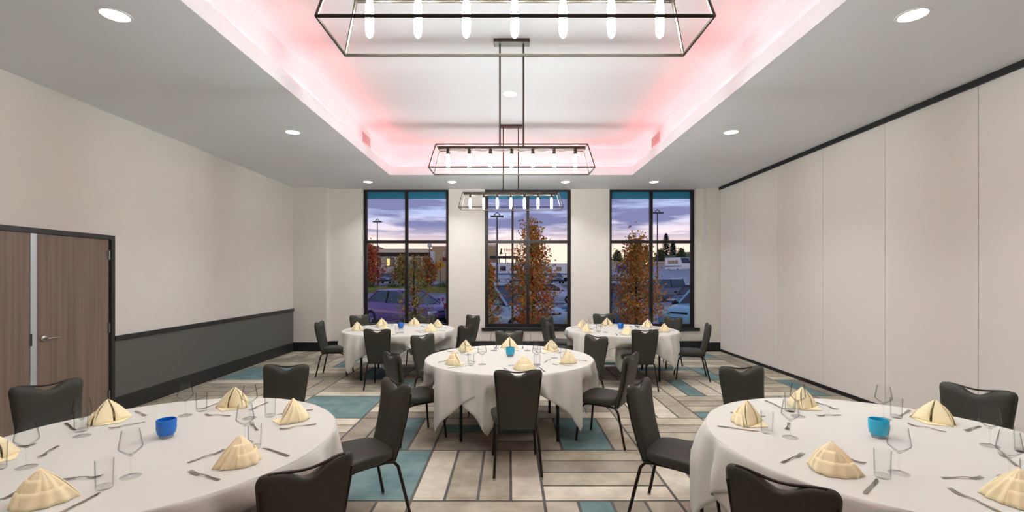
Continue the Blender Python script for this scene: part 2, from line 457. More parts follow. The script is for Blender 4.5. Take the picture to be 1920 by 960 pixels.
# ------------------------------------------------------------------ double door
door = empty('door_1', (XL, (DY0 + DY1) / 2, 0)); struct(door, 'wood grain double door in a black frame')
dh = (DY1 - DY0) / 2
fw = .05
ob('frame', MB().box(-.1, .025, -dh, -dh + fw, 0, DZ).box(-.1, .025, dh - fw, dh, 0, DZ).box(-.1, .025, -dh + fw, dh - fw, DZ - fw, DZ), 'dark_trim', door)
for s in (-1, 1):
    y0, y1 = (0.004, dh - fw - .004) if s > 0 else (-dh + fw + .004, -.004)
    leaf = ob('door_leaf', MB().box(-.05, -.005, y0, y1, .01, DZ - fw - .004), 'door_wood', door)
    for hz in (.25, 1.05, 1.92):
        yy = s * (dh - fw)
        ob('hinge', MB().tube([(.0, yy, hz - .055), (.0, yy, hz + .055)], .009, 10).box(-.006, .002, yy - .03, yy, hz - .055, hz + .055), 'steel', leaf)
ob('astragal', MB().box(-.005, .004, -.03, .03, .01, DZ - fw - .004), 'astragal', door)
lv = MB().lathe([(0, 0), (.034, 0), (.034, .008), (.028, .014), (.012, .016), (.012, .05), (0, .05)], 20)
R90 = Matrix.Rotation(PI / 2, 4, 'Y')
lv.v = [tuple(R90 @ Vector(p)) for p in lv.v]
lv.tube([(.045, 0, 0), (.05, .02, 0), (.05, .06, .002), (.048, .13, -.004)], [.011, .011, .009, .007], 10)
hd = ob('lever_handle', lv, 'steel', door, smooth=50); hd.location = (.0, .105, 1.03)
ob('strike_plate', MB().box(.004, .006, -.035, -.015, .97, 1.09), 'dark_trim', door)

# ------------------------------------------------------------------ recessed downlights
def make_downlight():
    d = empty('recessed_downlight')
    ob('trim_ring', MB().lathe([(.086, 0), (.092, -.006), (.108, -.004), (.11, 0), (.086, 0)], 32), 'fitting_white', d, smooth=40)
    ob('lens', MB().lathe([(0, -.001), (.086, -.001), (.086, -.003), (0, -.003)], 32), 'downlight_glow', d)
    return d
dl0 = make_downlight(); dl_used = False
def downlight(x, y, z, label, group, watts=DOWNLIGHT_W, off=None):
    global dl_used
    o = dl0 if not dl_used else copy_tree(dl0)
    dl_used = True
    o.location = (x, y, z); tag(o, label, 'ceiling light', group)
    ld = bpy.data.lights.new('downlight_lamp', 'AREA'); ld.shape = 'DISK'; ld.size = .15; ld.energy = watts
    ld.color = (.97, 1.0, 1.0); ld.spread = math.radians(110)
    lo = bpy.data.objects.new('lamp', ld); COL.objects.link(lo); lo.parent = o; lo.location = (0, 0, -.006)
    if off:          # next lamp of a row that runs on above the frame
        o.name = 'recessed_downlight_%s_offscreen' % off; lo.name = 'lamp_%s_offscreen' % off
        for c_ in o.children:
            if c_.name.startswith('lens'): c_.name = 'lens_%s_offscreen' % off
for k, (yy, ph) in enumerate(((3.48, 'between the windows and the near table'), (6.33, 'level with the middle table'), (9.70, 'close to the windows'), (.6, 'above the near table'))):
    downlight(-2.94, yy, HC, 'round recessed ceiling light on the door side, ' + ph, 'recessed ceiling lights', off='door_side' if yy < 1 else None)
    downlight(3.01, yy, HC, 'round recessed ceiling light on the partition side, ' + ph, 'recessed ceiling lights', off='partition_side' if yy < 1 else None)
downlight(-1.19, 9.70, HC, 'small recessed ceiling light above the pier between windows, door side', 'recessed ceiling lights')
downlight(1.17, 9.70, HC, 'small recessed ceiling light above the pier between windows, partition side', 'recessed ceiling lights')
downlight(.015, 6.40, HT, 'recessed light in the raised tray between two chandeliers', 'recessed tray lights')
downlight(.015, 3.56, HT, 'recessed light in the raised tray beside the front chandelier', 'recessed tray lights', off='tray')

# ------------------------------------------------------------------ chandeliers
def make_chandelier():
    c = empty('linear_chandelier')
    zb, zt = -(HT - 2.787), -(HT - 3.033)          # below the tray ceiling
    bx, by, tx, ty = .85, .178, .783, .136
    cb = [(-bx, -by, zb), (bx, -by, zb), (bx, by, zb), (-bx, by, zb)]
    ct = [(-tx, -ty, zt), (tx, -ty, zt), (tx, ty, zt), (-tx, ty, zt)]
    m = MB()
    def bar(p, q, r=.0075):
        m.tube([p, q], r, 6)
    for i in range(4):
        bar(cb[i], cb[(i + 1) % 4]); bar(ct[i], ct[(i + 1) % 4]); bar(cb[i], ct[i])
    bar((-tx, 0, zt), (-tx, .0001, zt))
    ob('cage_frame', m, 'bronze', c, smooth=50)
    ob('socket_bar', MB().box(-tx, tx, -.017, .017, zt - .014, zt + .014), 'bronze', c, bevel=.003, bseg=1)
    for s in (-1, 1):
        ob('hanging_rod', MB().tube([(s * .125, 0, zt + .01), (s * .125, 0, -.03)], .0095, 8), 'bronze', c, smooth=50)
    ob('canopy', MB().box(-.19, .19, -.06, .06, -.035, 0), 'bronze', c, bevel=.004, bseg=1)
    for k in range(7):
        x = -.675 + k * .225
        ob('socket', MB().lathe([(0, 0), (.017, 0), (.019, -.02), (.019, -.055), (.015, -.058), (0, -.058)], 14, (x, 0, zt - .014)), 'bronze', c, smooth=50)
        ob('bulb', MB().lathe([(0, -.055), (.012, -.06), (.015, -.075), (.019, -.1), (.019, -.2), (.015, -.222), (.006, -.234), (0, -.236)], 14, (x, 0, zt - .014)), 'bulb_glow', c, smooth=60)
    return c
ch = make_chandelier()
for i, (yy, lab) in enumerate(((2.17, 'bronze cage chandelier hanging over the near tables, seven tube bulbs'),
                               (4.955, 'bronze cage chandelier hanging over the middle table, seven tube bulbs'),
                               (7.75, 'bronze cage chandelier hanging closest to the windows, seven tube bulbs'))):
    o = ch if i == 0 else copy_tree(ch)
    o.location = (.025, yy, HT); tag(o, lab, 'chandelier', 'row of cage chandeliers')

# ------------------------------------------------------------------ tables and cloths
TR, TZ = .90, .755
TABLES = [  # name, centre, seat angles, overlay rotation, underlay rotation
    ('door-side table', (-1.94, 2.57), 28, 70),
    ('partition-side table', (2.08, 2.57), 118, 65),
    ('middle table', (0.0, 5.20), 0, -57),
    ('wainscot-side window table', (-1.87, 7.93), 8, 40),
    ('partition-side window table', (1.88, 7.85), -5, 36),
]
def make_table():
    t = empty('round_table')
    ob('tabletop', MB().lathe([(0, TZ - .02), (TR - .004, TZ - .02), (TR, TZ - .016), (TR, TZ - .003), (TR - .004, TZ), (0, TZ)], 64), 'table_ply', t, smooth=40)
    ob('edge_band', MB().lathe([(TR, TZ - .018), (TR + .003, TZ - .018), (TR + .003, TZ - .003), (TR, TZ - .003)], 64), 'table_leg', t, smooth=40)
    for sx in (-1, 1):
        for sy in (-1, 1):
            ob('leg', MB().tube([(sx * .49, sy * .47, TZ - .02), (sx * .49, sy * .49, 0)], .016, 10), 'table_leg', t, smooth=50)
        ob('crossbar', MB().tube([(sx * .49, -.478, .42), (sx * .49, .478, .42)], .011, 8), 'table_leg', t, smooth=50)
    for sy in (-1, 1):
        ob('rail', MB().tube([(-.49, sy * .47, TZ - .045), (.49, sy * .47, TZ - .045)], .012, 8), 'table_leg', t, smooth=50)
    return t

def cloth_mesh(a, R, z, rot, seed, amp=.05, flare=.05, chairs=()):
    """square cloth of half side a laid on a round top, hanging in points; pushed in where a seat meets it"""
    rg = random.Random(seed); n = 240
    ph = [rg.uniform(0, 2 * PI) for _ in range(5)]
    rows = []
    rads = [0.02, .3, .6, R - .05, R - .012]
    for rr in rads: rows.append([(rr * math.cos(2 * PI * j / n), rr * math.sin(2 * PI * j / n), z) for j in range(n)])
    def dropfn(th):
        f = ((th - rot + PI / 4) % (PI / 2)) - PI / 4
        return a / math.cos(f) - R
    hang = [0.0, .006, .02, .05, .12, .22, .34, .48, .64, .8, .92, 1.0]
    for k, s in enumerate(hang):
        row = []
        for j in range(n):
            th = 2 * PI * j / n
            d = dropfn(th)
            f = abs(((th - rot + PI / 4) % (PI / 2)) - PI / 4) / (PI / 4)       # 0 mid side, 1 corner
            fold = math.sin(11 * th + ph[0]) * .35 + math.sin(17 * th + ph[1]) * .4 + math.sin(29 * th + ph[2]) * .3
            corner = math.exp(-((1 - f) / .22) ** 2)
            dd = d * s
            bend = min(1.0, dd / .2)
            r = R + .004 + .012 * min(1, dd / .03) + amp * bend * (fold * .55 + .1) + corner * flare * bend
            zz = z - max(0.0, dd - (.012 if s > 0 else 0))
            if k == 1: r = R + .004; zz = z - .004
            x, y = r * math.cos(th), r * math.sin(th)
            w = min(1.0, max(0.0, (.66 - zz) / .12))
            if w > 0:
                for (ox, oy, fc) in chairs:
                    dx, dy = x - ox, y - oy
                    ly = dx * math.cos(fc) + dy * math.sin(fc); lx = -dx * math.sin(fc) + dy * math.cos(fc)
                    lim = .256 - max(0, abs(lx) - .24) * 2.2
                    if abs(lx) < .36 and ly < lim and ly > -.35:
                        x += (lim - ly) * math.cos(fc) * w; y += (lim - ly) * math.sin(fc) * w
            row.append((x, y, zz))
        rows.append(row)
    m = MB().grid(rows, closed=True)
    n0 = len(m.v); m.v.append((0, 0, z))
    for j in range(n): m.f.append((n0, j, (j + 1) % n))
    return m

# table index, seat angle (deg), distance of the back top from table centre, twist (deg), seat phrase
CHAIRS = [
    (0, 38, 1.41, 4, 'seat toward the middle table'), (0, 90, 1.49, 0, 'seat toward the windows'),
    (0, 150, 1.63, 0, 'seat backing onto the wood door'), (0, -30, 1.28, -14, 'aisle seat away from the windows'),
    (1, 143, 1.42, 0, 'seat toward the middle table'), (1, 94, 1.42, 0, 'seat toward the windows'),
    (1, 30, 1.36, 0, 'seat backing onto the partition'), (1, 216.5, 1.29, 10, 'aisle seat away from the windows'),
    (2, -87, 1.37, 0, 'seat facing the middle window'), (2, 205, 1.30, 12, 'seat toward the door-side table'),
    (2, 141, 1.47, 0, 'seat toward the wainscot-side window table'), (2, 36, 1.39, 0, 'seat toward the partition-side window table'),
    (2, -26, 1.35, -6, 'seat toward the partition-side table'), (2, 90, 1.34, 0, 'seat backing onto the middle window'),
    (3, 184, 1.33, 0, 'seat backing onto the wainscot'), (3, -92, 1.19, 0, 'seat facing the purple car window'),
    (3, 132, 1.58, 0, 'corner seat by the window pier'), (3, 80, 1.30, 0, 'seat backing onto the purple car window'),
    (3, 45, 1.65, 0, 'seat by the middle window'), (3, -27, 1.33, 0, 'seat toward the middle table'),
    (4, -87, 1.18, 0, 'seat facing the window'), (4, -15, 1.37, 0, 'seat backing onto the partition'),
    (4, 37, 1.49, 0, 'corner seat by the partition'), (4, 90, 1.55, 0, 'seat backing onto the window'),
    (4, 139, 1.56, 0, 'seat by the middle window'), (4, 185, 1.24, 0, 'seat toward the middle table'),
]
def chair_pose(ti, ang, rb, tw_):
    tx, ty = TABLES[ti][1]; a = math.radians(ang); face = a + PI + math.radians(tw_)
    return tx + rb * math.cos(a) + .30 * math.cos(face), ty + rb * math.sin(a) + .30 * math.sin(face), face
table0 = None
TOPZ = .7645
def clothob(name, mesh_mb, loc, label, grp, th=.0025):
    o = ob(name, mesh_mb, 'cloth_white', smooth=70); o.location = loc
    md = o.modifiers.new('thickness', 'SOLIDIFY'); md.thickness = th; md.offset = -1
    tag(o, label, 'tablecloth', grp); return o
for i, (tn, (tx, ty), r1, r2) in enumerate(TABLES):
    if table0 is None: table0 = make_table(); t = table0
    else: t = copy_tree(table0)
    t.location = (tx, ty, 0)
    tag(t, 'round folding table on black legs, the %s' % tn, 'table', 'round tables')
    near = [(p[0] - tx, p[1] - ty, p[2]) for p in (chair_pose(*q[:4]) for q in CHAIRS if q[0] == i)]
    clothob('tablecloth', cloth_mesh(1.06, TR + .003, TZ + .0045, math.radians(r2), 11 + i, .10, .02, near), (tx, ty, 0),
            'white under cloth hanging in points on the %s' % tn, 'under cloths', .0025)
    clothob('table_overlay', cloth_mesh(1.075, TR + .014, TOPZ - .0005, math.radians(r1), 11 + i, .105, .05, near), (tx, ty, 0),
            'white square top cloth spread over the %s' % tn, 'top cloths', .0025)

# ------------------------------------------------------------------ banquet chair
def make_chair():
    c = empty('banquet_chair')
    # seat cushion: rounded trapezoid with crowned top
    n = 44; rows = []
    def outline(t, sc):
        x = math.copysign(abs(math.cos(t)) ** .45, math.cos(t)); y = math.copysign(abs(math.sin(t)) ** .45, math.sin(t))
        hw = .212 + .018 * y
        return (x * hw * sc, .01 + y * .215 * sc)
    for sc, z in ((.0, .405), (.8, .405), (.95, .408), (.995, .42), (1, .44), (.99, .462), (.96, .474), (.88, .481), (.6, .487), (.0, .489)):
        rows.append([(*outline(2 * PI * j / n, sc), z - (.022 * max(0, (outline(2 * PI * j / n, sc)[1] - .06) / .165) ** 2 if z > .45 else 0)) for j in range(n)])
    ob('seat', MB().grid(rows, closed=True), 'chair_vinyl', c, smooth=55)
    # backrest
    def spine(v):      # v 0..1 from bottom to top -> (y, z)
        return (-.185 - .115 * v - .02 * math.sin(v * PI), .375 + .53 * v)
    NU = 24
    def topcut(u): return .055 * math.exp(-(u / .42) ** 2)
    front, back = [], []
    VS = [0, .008, .02, .035, .06] + [.1 + .06 * q for q in range(14)] + [.91, .925, .94, .955, .967, .978, .987, .994, 1.0]
    for v in VS:
        rf, rb = [], []
        for iu in range(NU + 1):
            u = -1 + 2 * iu / NU
            hw = .160 + .045 * v ** .8 - .006 * math.sin(PI * v)
            # rounded corners
            e = min(1, max(0, (v - .91) / .09)); e0 = max(0, (.06 - v) / .06)
            hwc = hw - .034 * (1 - math.sqrt(max(0, 1 - e * e))) - .02 * (1 - math.sqrt(max(0, 1 - e0 * e0)))
            x = u * hwc
            y, z = spine(v)
            z -= topcut(u) * v ** 5
            th = .034 * (max(0, 1 - abs(u) ** 7)) ** .5 * (max(0, 1 - abs(2 * v - 1) ** 12)) ** .5 + .0015
            rf.append((x, y + th + .004, z)); rb.append((x, y - th * .75, z))
        front.append(rf); back.append(rb)
    m = MB()
    m.grid(front); m.grid([list(reversed(r)) for r in back])
    # rim strips
    m.grid([front[0], back[0]]); m.grid([back[-1], front[-1]])
    m.grid([[r[0] for r in back], [r[0] for r in front]]); m.grid([[r[-1] for r in front], [r[-1] for r in back]])
    ob('backrest', m, 'chair_vinyl', c, smooth=60)
    # top handle rail
    y, z = spine(1.0)
    pts = [(-.158 + .316 * k / 12, y - .004, z - .004 - .020 * math.cos((k / 12 - .5) * PI) ** 2) for k in range(13)]
    ob('handle_rail', MB().tube(pts, .0065, 8), 'chair_metal', c, smooth=50)
    for s in (-1, 1):
        # back upright edge, running into the rear leg
        up = [(s * (.150 + .045 * v ** .8 - .006 * math.sin(PI * v)), spine(v)[0] - .014, spine(v)[1]) for v in (0.02, .25, .5, .75, .88)]
        ob('side_rail', MB().tube(up, .0075, 8), 'chair_metal', c, smooth=50)
        lg = ob('leg', MB().tube([(s * .165, -.13, .395), (s * .168, -.185, .385), (s * .174, -.215, .35), (s * .185, -.25, .2), (s * .198, -.292, .012)], .0115, 10), 'chair_metal', c, smooth=50)
        ob('glide', MB().lathe([(0, 0), (.013, 0), (.014, .012), (0, .014)], 12, (s * .198, -.293, 0)), 'glide', lg, smooth=50)
        fg = ob('leg', MB().tube([(s * .165, .0, .397), (s * .168, .09, .396), (s * .172, .135, .385), (s * .178, .165, .35), (s * .185, .185, .28), (s * .198, .212, .012)], .0115, 10), 'chair_metal', c, smooth=50)
        ob('glide', MB().lathe([(0, 0), (.013, 0), (.014, .012), (0, .014)], 12, (s * .198, .213, 0)), 'glide', fg, smooth=50)
        ob('seat_rail', MB().tube([(s * .165, -.135, .395), (s * .165, .01, .397)], .0115, 10), 'chair_metal', c, smooth=50)
    ob('stretcher', MB().tube([(-.165, -.06, .394), (.165, -.06, .394)], .009, 8), 'chair_metal', c, smooth=50)
    return c
chair0 = make_chair(); chair_used = False
for ti, ang, rb, tw_, ph in CHAIRS:
    tn, (tx, ty) = TABLES[ti][0], TABLES[ti][1]
    ox, oy, face = chair_pose(ti, ang, rb, tw_)
    o = chair0 if not chair_used else copy_tree(chair0)
    chair_used = True
    o.location = (ox, oy, 0); o.rotation_euler = (0, 0, face - PI / 2)
    tag(o, 'charcoal vinyl banquet chair at the %s, %s' % (tn, ph), 'chair', 'banquet chairs')

# ------------------------------------------------------------------ place settings
def make_wine():
    g = empty('wine_glass')
    ob('foot', MB().lathe([(0, 0), (.040, 0), (.041, .0015), (.034, .003), (.012, .006), (.0045, .011), (0, .011)], 28), 'clear_glass', g, smooth=50)
    ob('stem', MB().lathe([(.0045, .011), (.0034, .03), (.0032, .07), (.0045, .088), (.007, .094)], 14), 'clear_glass', g, smooth=60)
    ob('bowl', MB().lathe([(0, .094), (.007, .094), (.022, .107), (.044, .128), (.046, .135), (.043, .155), (.034, .213), (.0328, .213), (.0416, .155), (.0444, .136), (.042, .13), (.02, .110), (0, .100)], 28), 'clear_glass', g, smooth=50)
    return g
def make_tumbler():
    g = empty('water_tumbler')
    ob('wall', MB().lathe([(.0275, .014), (.031, .013), (.0335, .125), (.0318, .125), (.0285, .016)], 28), 'clear_glass', g, smooth=50)
    ob('base', MB().lathe([(0, 0), (.027, 0), (.030, .002), (.031, .013), (.0275, .014), (0, .012)], 28), 'clear_glass', g, smooth=50)
    return g
def strip(pts, thick=.0016):
    """pts: (y, halfwidth, z): a flat bar along y"""
    rows = []
    for y, w, z in pts: rows.append([(-w, y, z), (w, y, z), (w, y, z + thick), (-w, y, z + thick)])
    return rows
def make_fork(L):
    f = empty('fork'); k = L / .2
    ob('handle', MB().grid(strip([(-.1 * k, .007, .0005), (-.09 * k, .0085, .0005), (-.04 * k, .005, .003), (.0, .003, .007), (.03 * k, .003, .006), (.042 * k, .009, .002), (.055 * k, .0115, .0008), (.062 * k, .0115, .001)], .002), closed=True, cap0=True, cap1=True), 'cutlery_steel', f, smooth=35)
    for j in range(4):
        x = -.0095 + j * .00633
        ob('tine', MB().grid([[(x + a, y, z), (x + b, y, z), (x + b, y, z + .002), (x + a, y, z + .002)] for y, a, b, z in ((.062 * k, -.0018, .0018, .001), (.08 * k, -.0016, .0016, .003), (.1 * k, -.001, .001, .008))], closed=True, cap0=True, cap1=True), 'cutlery_steel', f)
    return f
def make_knife():
    f = empty('table_knife')
    ob('handle', MB().grid(strip([(-.115, .006, .0004), (-.105, .0085, .0004), (-.03, .006, .0006), (-.005, .005, .001)], .004), closed=True, cap0=True, cap1=True), 'cutlery_steel', f, smooth=35)
    ob('blade', MB().grid([[(-.005, -.005, .001), (.005, -.005, .001), (.005, -.005, .003), (-.005, -.005, .003)], [(-.006, .01, .0008), (.010, .01, .0008), (.010, .01, .002), (-.006, .01, .002)], [(-.006, .08, .0008), (.010, .08, .0008), (.010, .08, .0018), (-.006, .08, .0018)], [(-.006, .11, .0008), (-.002, .11, .0008), (-.002, .11, .0014), (-.006, .11, .0014)]], closed=True, cap0=True, cap1=True), 'cutlery_steel', f)
    return f
def thick_sheet(m, grid_rows, th=.003): m.grid(grid_rows); return m
def make_napkin():
    """pyramid fold: smooth peaked back, open slit in front with two inner leaves, flat tail"""
    n = empty('folded_napkin')
    H = .138
    def curve(p, q, bulge, k=8):
        p, q = Vector(p), Vector(q); out = []
        for i in range(k + 1):
            t = i / k; v = p.lerp(q, t) + Vector(bulge) * math.sin(PI * t); out.append(tuple(v))
        return out
    apex = (0, .0, H)
    LC, RC, BK = (-.105, .055, .002), (.105, .055, .002), (0, -.075, .002)
    # outer hood: from left corner over ridge to right corner, with soft pleats toward the hem
    def hood(t0, t1, lift, top, steps):
        rows = []
        for i in range(steps + 1):
            t = t0 + (t1 - t0) * i / steps
            if t < .5:
                u = t * 2; base = Vector(LC).lerp(Vector(BK), u) + Vector((-.018, -.018, 0)) * math.sin(PI * u); bl_ = (-.012, -.010, .006)
            else:
                u = t * 2 - 1; base = Vector(BK).lerp(Vector(RC), u) + Vector((.018, -.018, 0)) * math.sin(PI * u); bl_ = (.012, -.010, .006)
            row = []
            for k, p in enumerate(curve(apex, base, bl_, 10)):
                f = k / 10
                p = Vector(p); out = Vector((p.x, p.y - .01, 0)); out = out.normalized() if out.length > 1e-4 else Vector((0, -1, 0))
                row.append(tuple(p + out * (lift * f + .0045 * f * math.sin(t * 46 + 2.0 * f))))
            rows.append(row[int(top * 10):])
        return rows
    for t0, t1, lift, top in ((0, 1, 0, 0), (.12, .62, .011, .3), (.30, .94, .02, .6)):
        o = ob('outer_fold', MB().grid(hood(t0, t1, lift, top, 40)), 'napkin_cream', n, smooth=45)
        md = o.modifiers.new('t', 'SOLIDIFY'); md.thickness = .004; md.offset = -1
    for s in (-1, 1):
        m = MB()
        a = curve(apex, (s * .105, .055, .002), (s * .010, .0, .006)); b = curve((s * .0035, .006, H - .006), (s * .006, .062, .003), (s * .002, .018, 0))
        mid = [tuple(Vector(p).lerp(Vector(q), .5) + Vector((0, -.012, 0)) * math.sin(PI * i / 8)) for i, (p, q) in enumerate(zip(a, b))]
        m.grid([a, mid, b])
        o = ob('front_fold', m, 'napkin_cream', n, smooth=60); md = o.modifiers.new('t', 'SOLIDIFY'); md.thickness = .004; md.offset = 0
        m = MB()
        c = [(s * .012, .004, .10), (s * .014, .015, .06), (s * .018, .03, .03), (s * .02, .045, .005)]
        d = [(s * .03, -.03, .07), (s * .05, -.03, .045), (s * .06, -.025, .022), (s * .065, -.02, .005)]
        m.grid([c, d]); o = ob('inner_fold', m, 'napkin_cream', n, smooth=60); md = o.modifiers.new('t', 'SOLIDIFY'); md.thickness = .004
    t = MB().grid([[(-.1, .05, .001), (0, .045, .001), (.1, .05, .001)], [(-.055, .085, .001), (0, .09, .001), (.055, .085, .001)], [(-.012, .118, .001), (0, .125, .001), (.012, .118, .001)]])
    o = ob('flat_tail', t, 'napkin_cream', n); md = o.modifiers.new('t', 'SOLIDIFY'); md.thickness = .003; md.offset = 1
    return n
def make_votive(m):
    v = empty('votive_holder')
    ob('cup', MB().lathe([(.0, .014), (.036, .014), (.044, .024), (.049, .05), (.0495, .098), (.046, .102), (.043, .1), (.043, .06), (.038, .03), (0, .028)], 32), m, v, smooth=50)
    ob('base', MB().lathe([(0, 0), (.033, 0), (.036, .004), (.034, .014), (0, .014)], 28), 'votive_base', v, smooth=50)
    ob('candle', MB().lathe([(0, .028), (.03, .03), (.03, .055), (.005, .054), (.0015, .066), (0, .067)], 20), 'wax', v, smooth=50)
    return v

protos = {'wine': make_wine(), 'tumbler': make_tumbler(), 'fork': make_fork(.205), 'dessert': make_fork(.175), 'knife': make_knife(), 'napkin': make_napkin()}
protos['dessert'].name = 'dessert_fork'
used = set()
def put(kind, x, y, rz, label, cat, group):
    o = protos[kind] if kind not in used else copy_tree(protos[kind])
    used.add(kind)
    o.location = (x, y, TOPZ + .0003); o.rotation_euler = (0, 0, rz); tag(o, label, cat, group); return o
# table -> list of (angle, seat phrase, napkin turn, radius)
SETS = {
    0: [(34, 'seat toward the middle table', -15), (88, 'seat toward the windows', -15), (148, 'seat backing onto the wood door', 10), (-25, 'aisle seat away from the windows', -3), (-86, 'seat farthest from the windows', 5), (202, 'seat nearest the door frame', -10)],
    1: [(151, 'seat toward the middle table', -15), (93, 'seat toward the windows', 20), (31, 'seat backing onto the partition', 5), (214, 'aisle seat away from the windows', 10), (-92, 'seat farthest from the windows', -5), (-30, 'partition seat away from the windows', 0)],
    2: [(-78, 'seat facing the middle window', 0), (214, 'seat toward the door-side table', -15), (140, 'seat toward the wainscot-side window table', 20), (42, 'seat toward the partition-side window table', -20), (-27, 'seat toward the partition-side table', -10), (90, 'seat backing onto the middle window', 0)],
    3: [(190, 'seat backing onto the wainscot', -25), (-95, 'seat facing the purple car window', -5), (130, 'corner seat by the window pier', 0), (80, 'seat backing onto the purple car window', 0), (30, 'seat by the middle window', 0), (-30, 'seat toward the middle table', -20)],
    4: [(-95, 'seat facing the window', -5), (-22, 'seat backing onto the partition', -5), (35, 'corner seat by the partition', 0), (98, 'seat backing onto the window', 0), (150, 'seat by the middle window', 0), (205, 'seat toward the middle table', -20)],
}
VOT = {0: ('votive_blue', 'deep blue'), 1: ('votive_teal', 'turquoise'), 2: ('votive_teal', 'turquoise'), 3: ('votive_blue', 'deep blue'), 4: ('votive_blue', 'deep blue')}
vproto = {}
rs = random.Random(21)
for ti, lst in SETS.items():
    tn, (tx, ty) = TABLES[ti][0], TABLES[ti][1]
    vm, vc = VOT[ti]
    if vm not in vproto: vproto[vm] = v = make_votive(vm)
    else: v = copy_tree(vproto[vm])
    v.location = (tx + (0.01 if ti else .0), ty + .07, TOPZ + .0003)
    tag(v, '%s glass votive at the centre of the %s' % (vc, tn), 'candle holder', 'glass votives')
    for ang, ph, turn in lst:
        def at(da, r):
            a = math.radians(ang + da); return tx + r * math.cos(a), ty + r * math.sin(a)
        a = math.radians(ang); inward = a + PI / 2      # local +y points to the table centre
        L = lambda s: s % (tn, ph)
        x, y = at(0, .69); put('napkin', x, y, inward + math.radians(turn) + rs.uniform(-.2, .2), L('pale yellow folded napkin on the %s, %s'), 'napkin', 'folded napkins')
        x, y = at(22, .50); put('wine', x, y, rs.uniform(0, 6), L('stemmed wine glass on the %s, %s'), 'wine glass', 'wine glasses')
        x, y = at(15.5, .60); put('tumbler', x, y, rs.uniform(0, 6), L('straight water tumbler on the %s, %s'), 'tumbler', 'water tumblers')
        x, y = at(-14, .71); put('fork', x, y, inward + rs.uniform(-.12, .12), L('steel dinner fork on the %s, %s'), 'fork', 'dinner forks')
        x, y = at(13, .745); put('knife', x, y, inward + rs.uniform(-.12, .12), L('steel table knife on the %s, %s'), 'knife', 'table knives')
        x, y = at(-3, .47); put('dessert', x, y, a + rs.uniform(-.15, .15), L('small dessert fork on the %s, %s'), 'fork', 'dessert forks')


# ------------------------------------------------------------------ outdoors
GZ = -.35
mat('asphalt', (160, 166, 166), 0.4, var=0.25, scale=.6, bump=.2, bscale=30)
mat('kerb_concrete', (170, 168, 160), 0.85, var=0.15, scale=3)
mat('grass', (160, 156, 70), 0.95, var=0.35, scale=3)
mat('mulch', (58, 44, 36), 0.95, var=0.4, scale=14)
mat('stucco_tan', (212, 182, 130), 0.9, var=0.08, scale=2)
mat('stucco_pale', (230, 220, 192), 0.9, var=0.06, scale=2)
mat('eave_cream', (240, 222, 184), 0.8)
mat('roof_olive', (140, 132, 100), 0.8, var=0.15, scale=3)
mat('awning_red', (132, 56, 40), 0.8)
mat('sign_white', (235, 235, 230), 0.6)
mat('sign_dark', (46, 48, 52), 0.6)
mat('sign_yellow', (236, 168, 26), 0.6)
mat('sign_blue', (36, 120, 180), 0.6)
mat('pole_grey', (92, 92, 92), 0.5, metal=.5)
mat('post_brown', (92, 74, 44), 0.6)
mat('bark', (74, 58, 46), 0.9, var=.3, scale=20)
for nm, a, b in (('leaf_orange', (232, 130, 44), (196, 84, 36)), ('leaf_gold', (222, 168, 66), (176, 122, 48)), ('leaf_green', (150, 166, 92), (100, 124, 70)),
                 ('leaf_red', (226, 110, 62), (176, 72, 46)), ('needle', (62, 80, 56), (42, 58, 42)), ('hedge', (124, 132, 66), (84, 98, 52))):
    mat(nm, a, 0.85, col2=b, scale=2.2)
mat('car_glass', (30, 44, 50), 0.04, spec=.9)
mat('tyre', (24, 24, 26), 0.85)
mat('wheel_rim', (170, 172, 176), 0.3, metal=.8)
mat('head_lamp', (225, 228, 230), 0.1)
mat('tail_lamp', (160, 20, 20), 0.2)
mat('car_trim', (26, 26, 28), 0.5)
emit_mat('street_lamp_glow', (1.0, .8, .35), 5.0)
emit_mat('lit_window_glow', (1.0, .72, .3), .8)

ground = struct(ob('ground', MB().box(-160, 160, YB + .25, 300, GZ - .3, GZ), 'asphalt'), 'asphalt car park outside the windows')
ob('planting_bed', MB().box(-12, 12, YB + .25, 13.3, GZ, GZ + .08), 'mulch', ground)
ob('kerb', MB().box(-12, 12, 13.3, 13.45, GZ, GZ + .15), 'kerb_concrete', ground)
ob('island_kerb', MB().box(-40, 6, 50, 50.3, GZ, GZ + .16), 'kerb_concrete', ground)
ob('island_grass', MB().box(-40, 6, 50.3, 56, GZ, GZ + .7), 'grass', ground, bevel=.2, bseg=2)
ob('upper_lot', MB().box(-70, 30, 58, 300, GZ, .55), 'asphalt', ground)
ob('hill', MB().grid([[(x, y, (.2 if y < 125 else 3.8 + .5 * math.sin(x * .2) + 2.6 * max(0, (x - 20) / 20))) for x in range(12, 90, 6)] for y in (124, 132, 160, 200)] + [[(x, 200, GZ) for x in range(12, 90, 6)]]), 'hedge', ground, smooth=60)
ob('hill_road', MB().grid([[(20 + q * 9, y, .2 + q * .6 + (y - 60) * .05) for y in (56, 70, 90, 108)] for q in range(4)]), 'asphalt', ground)

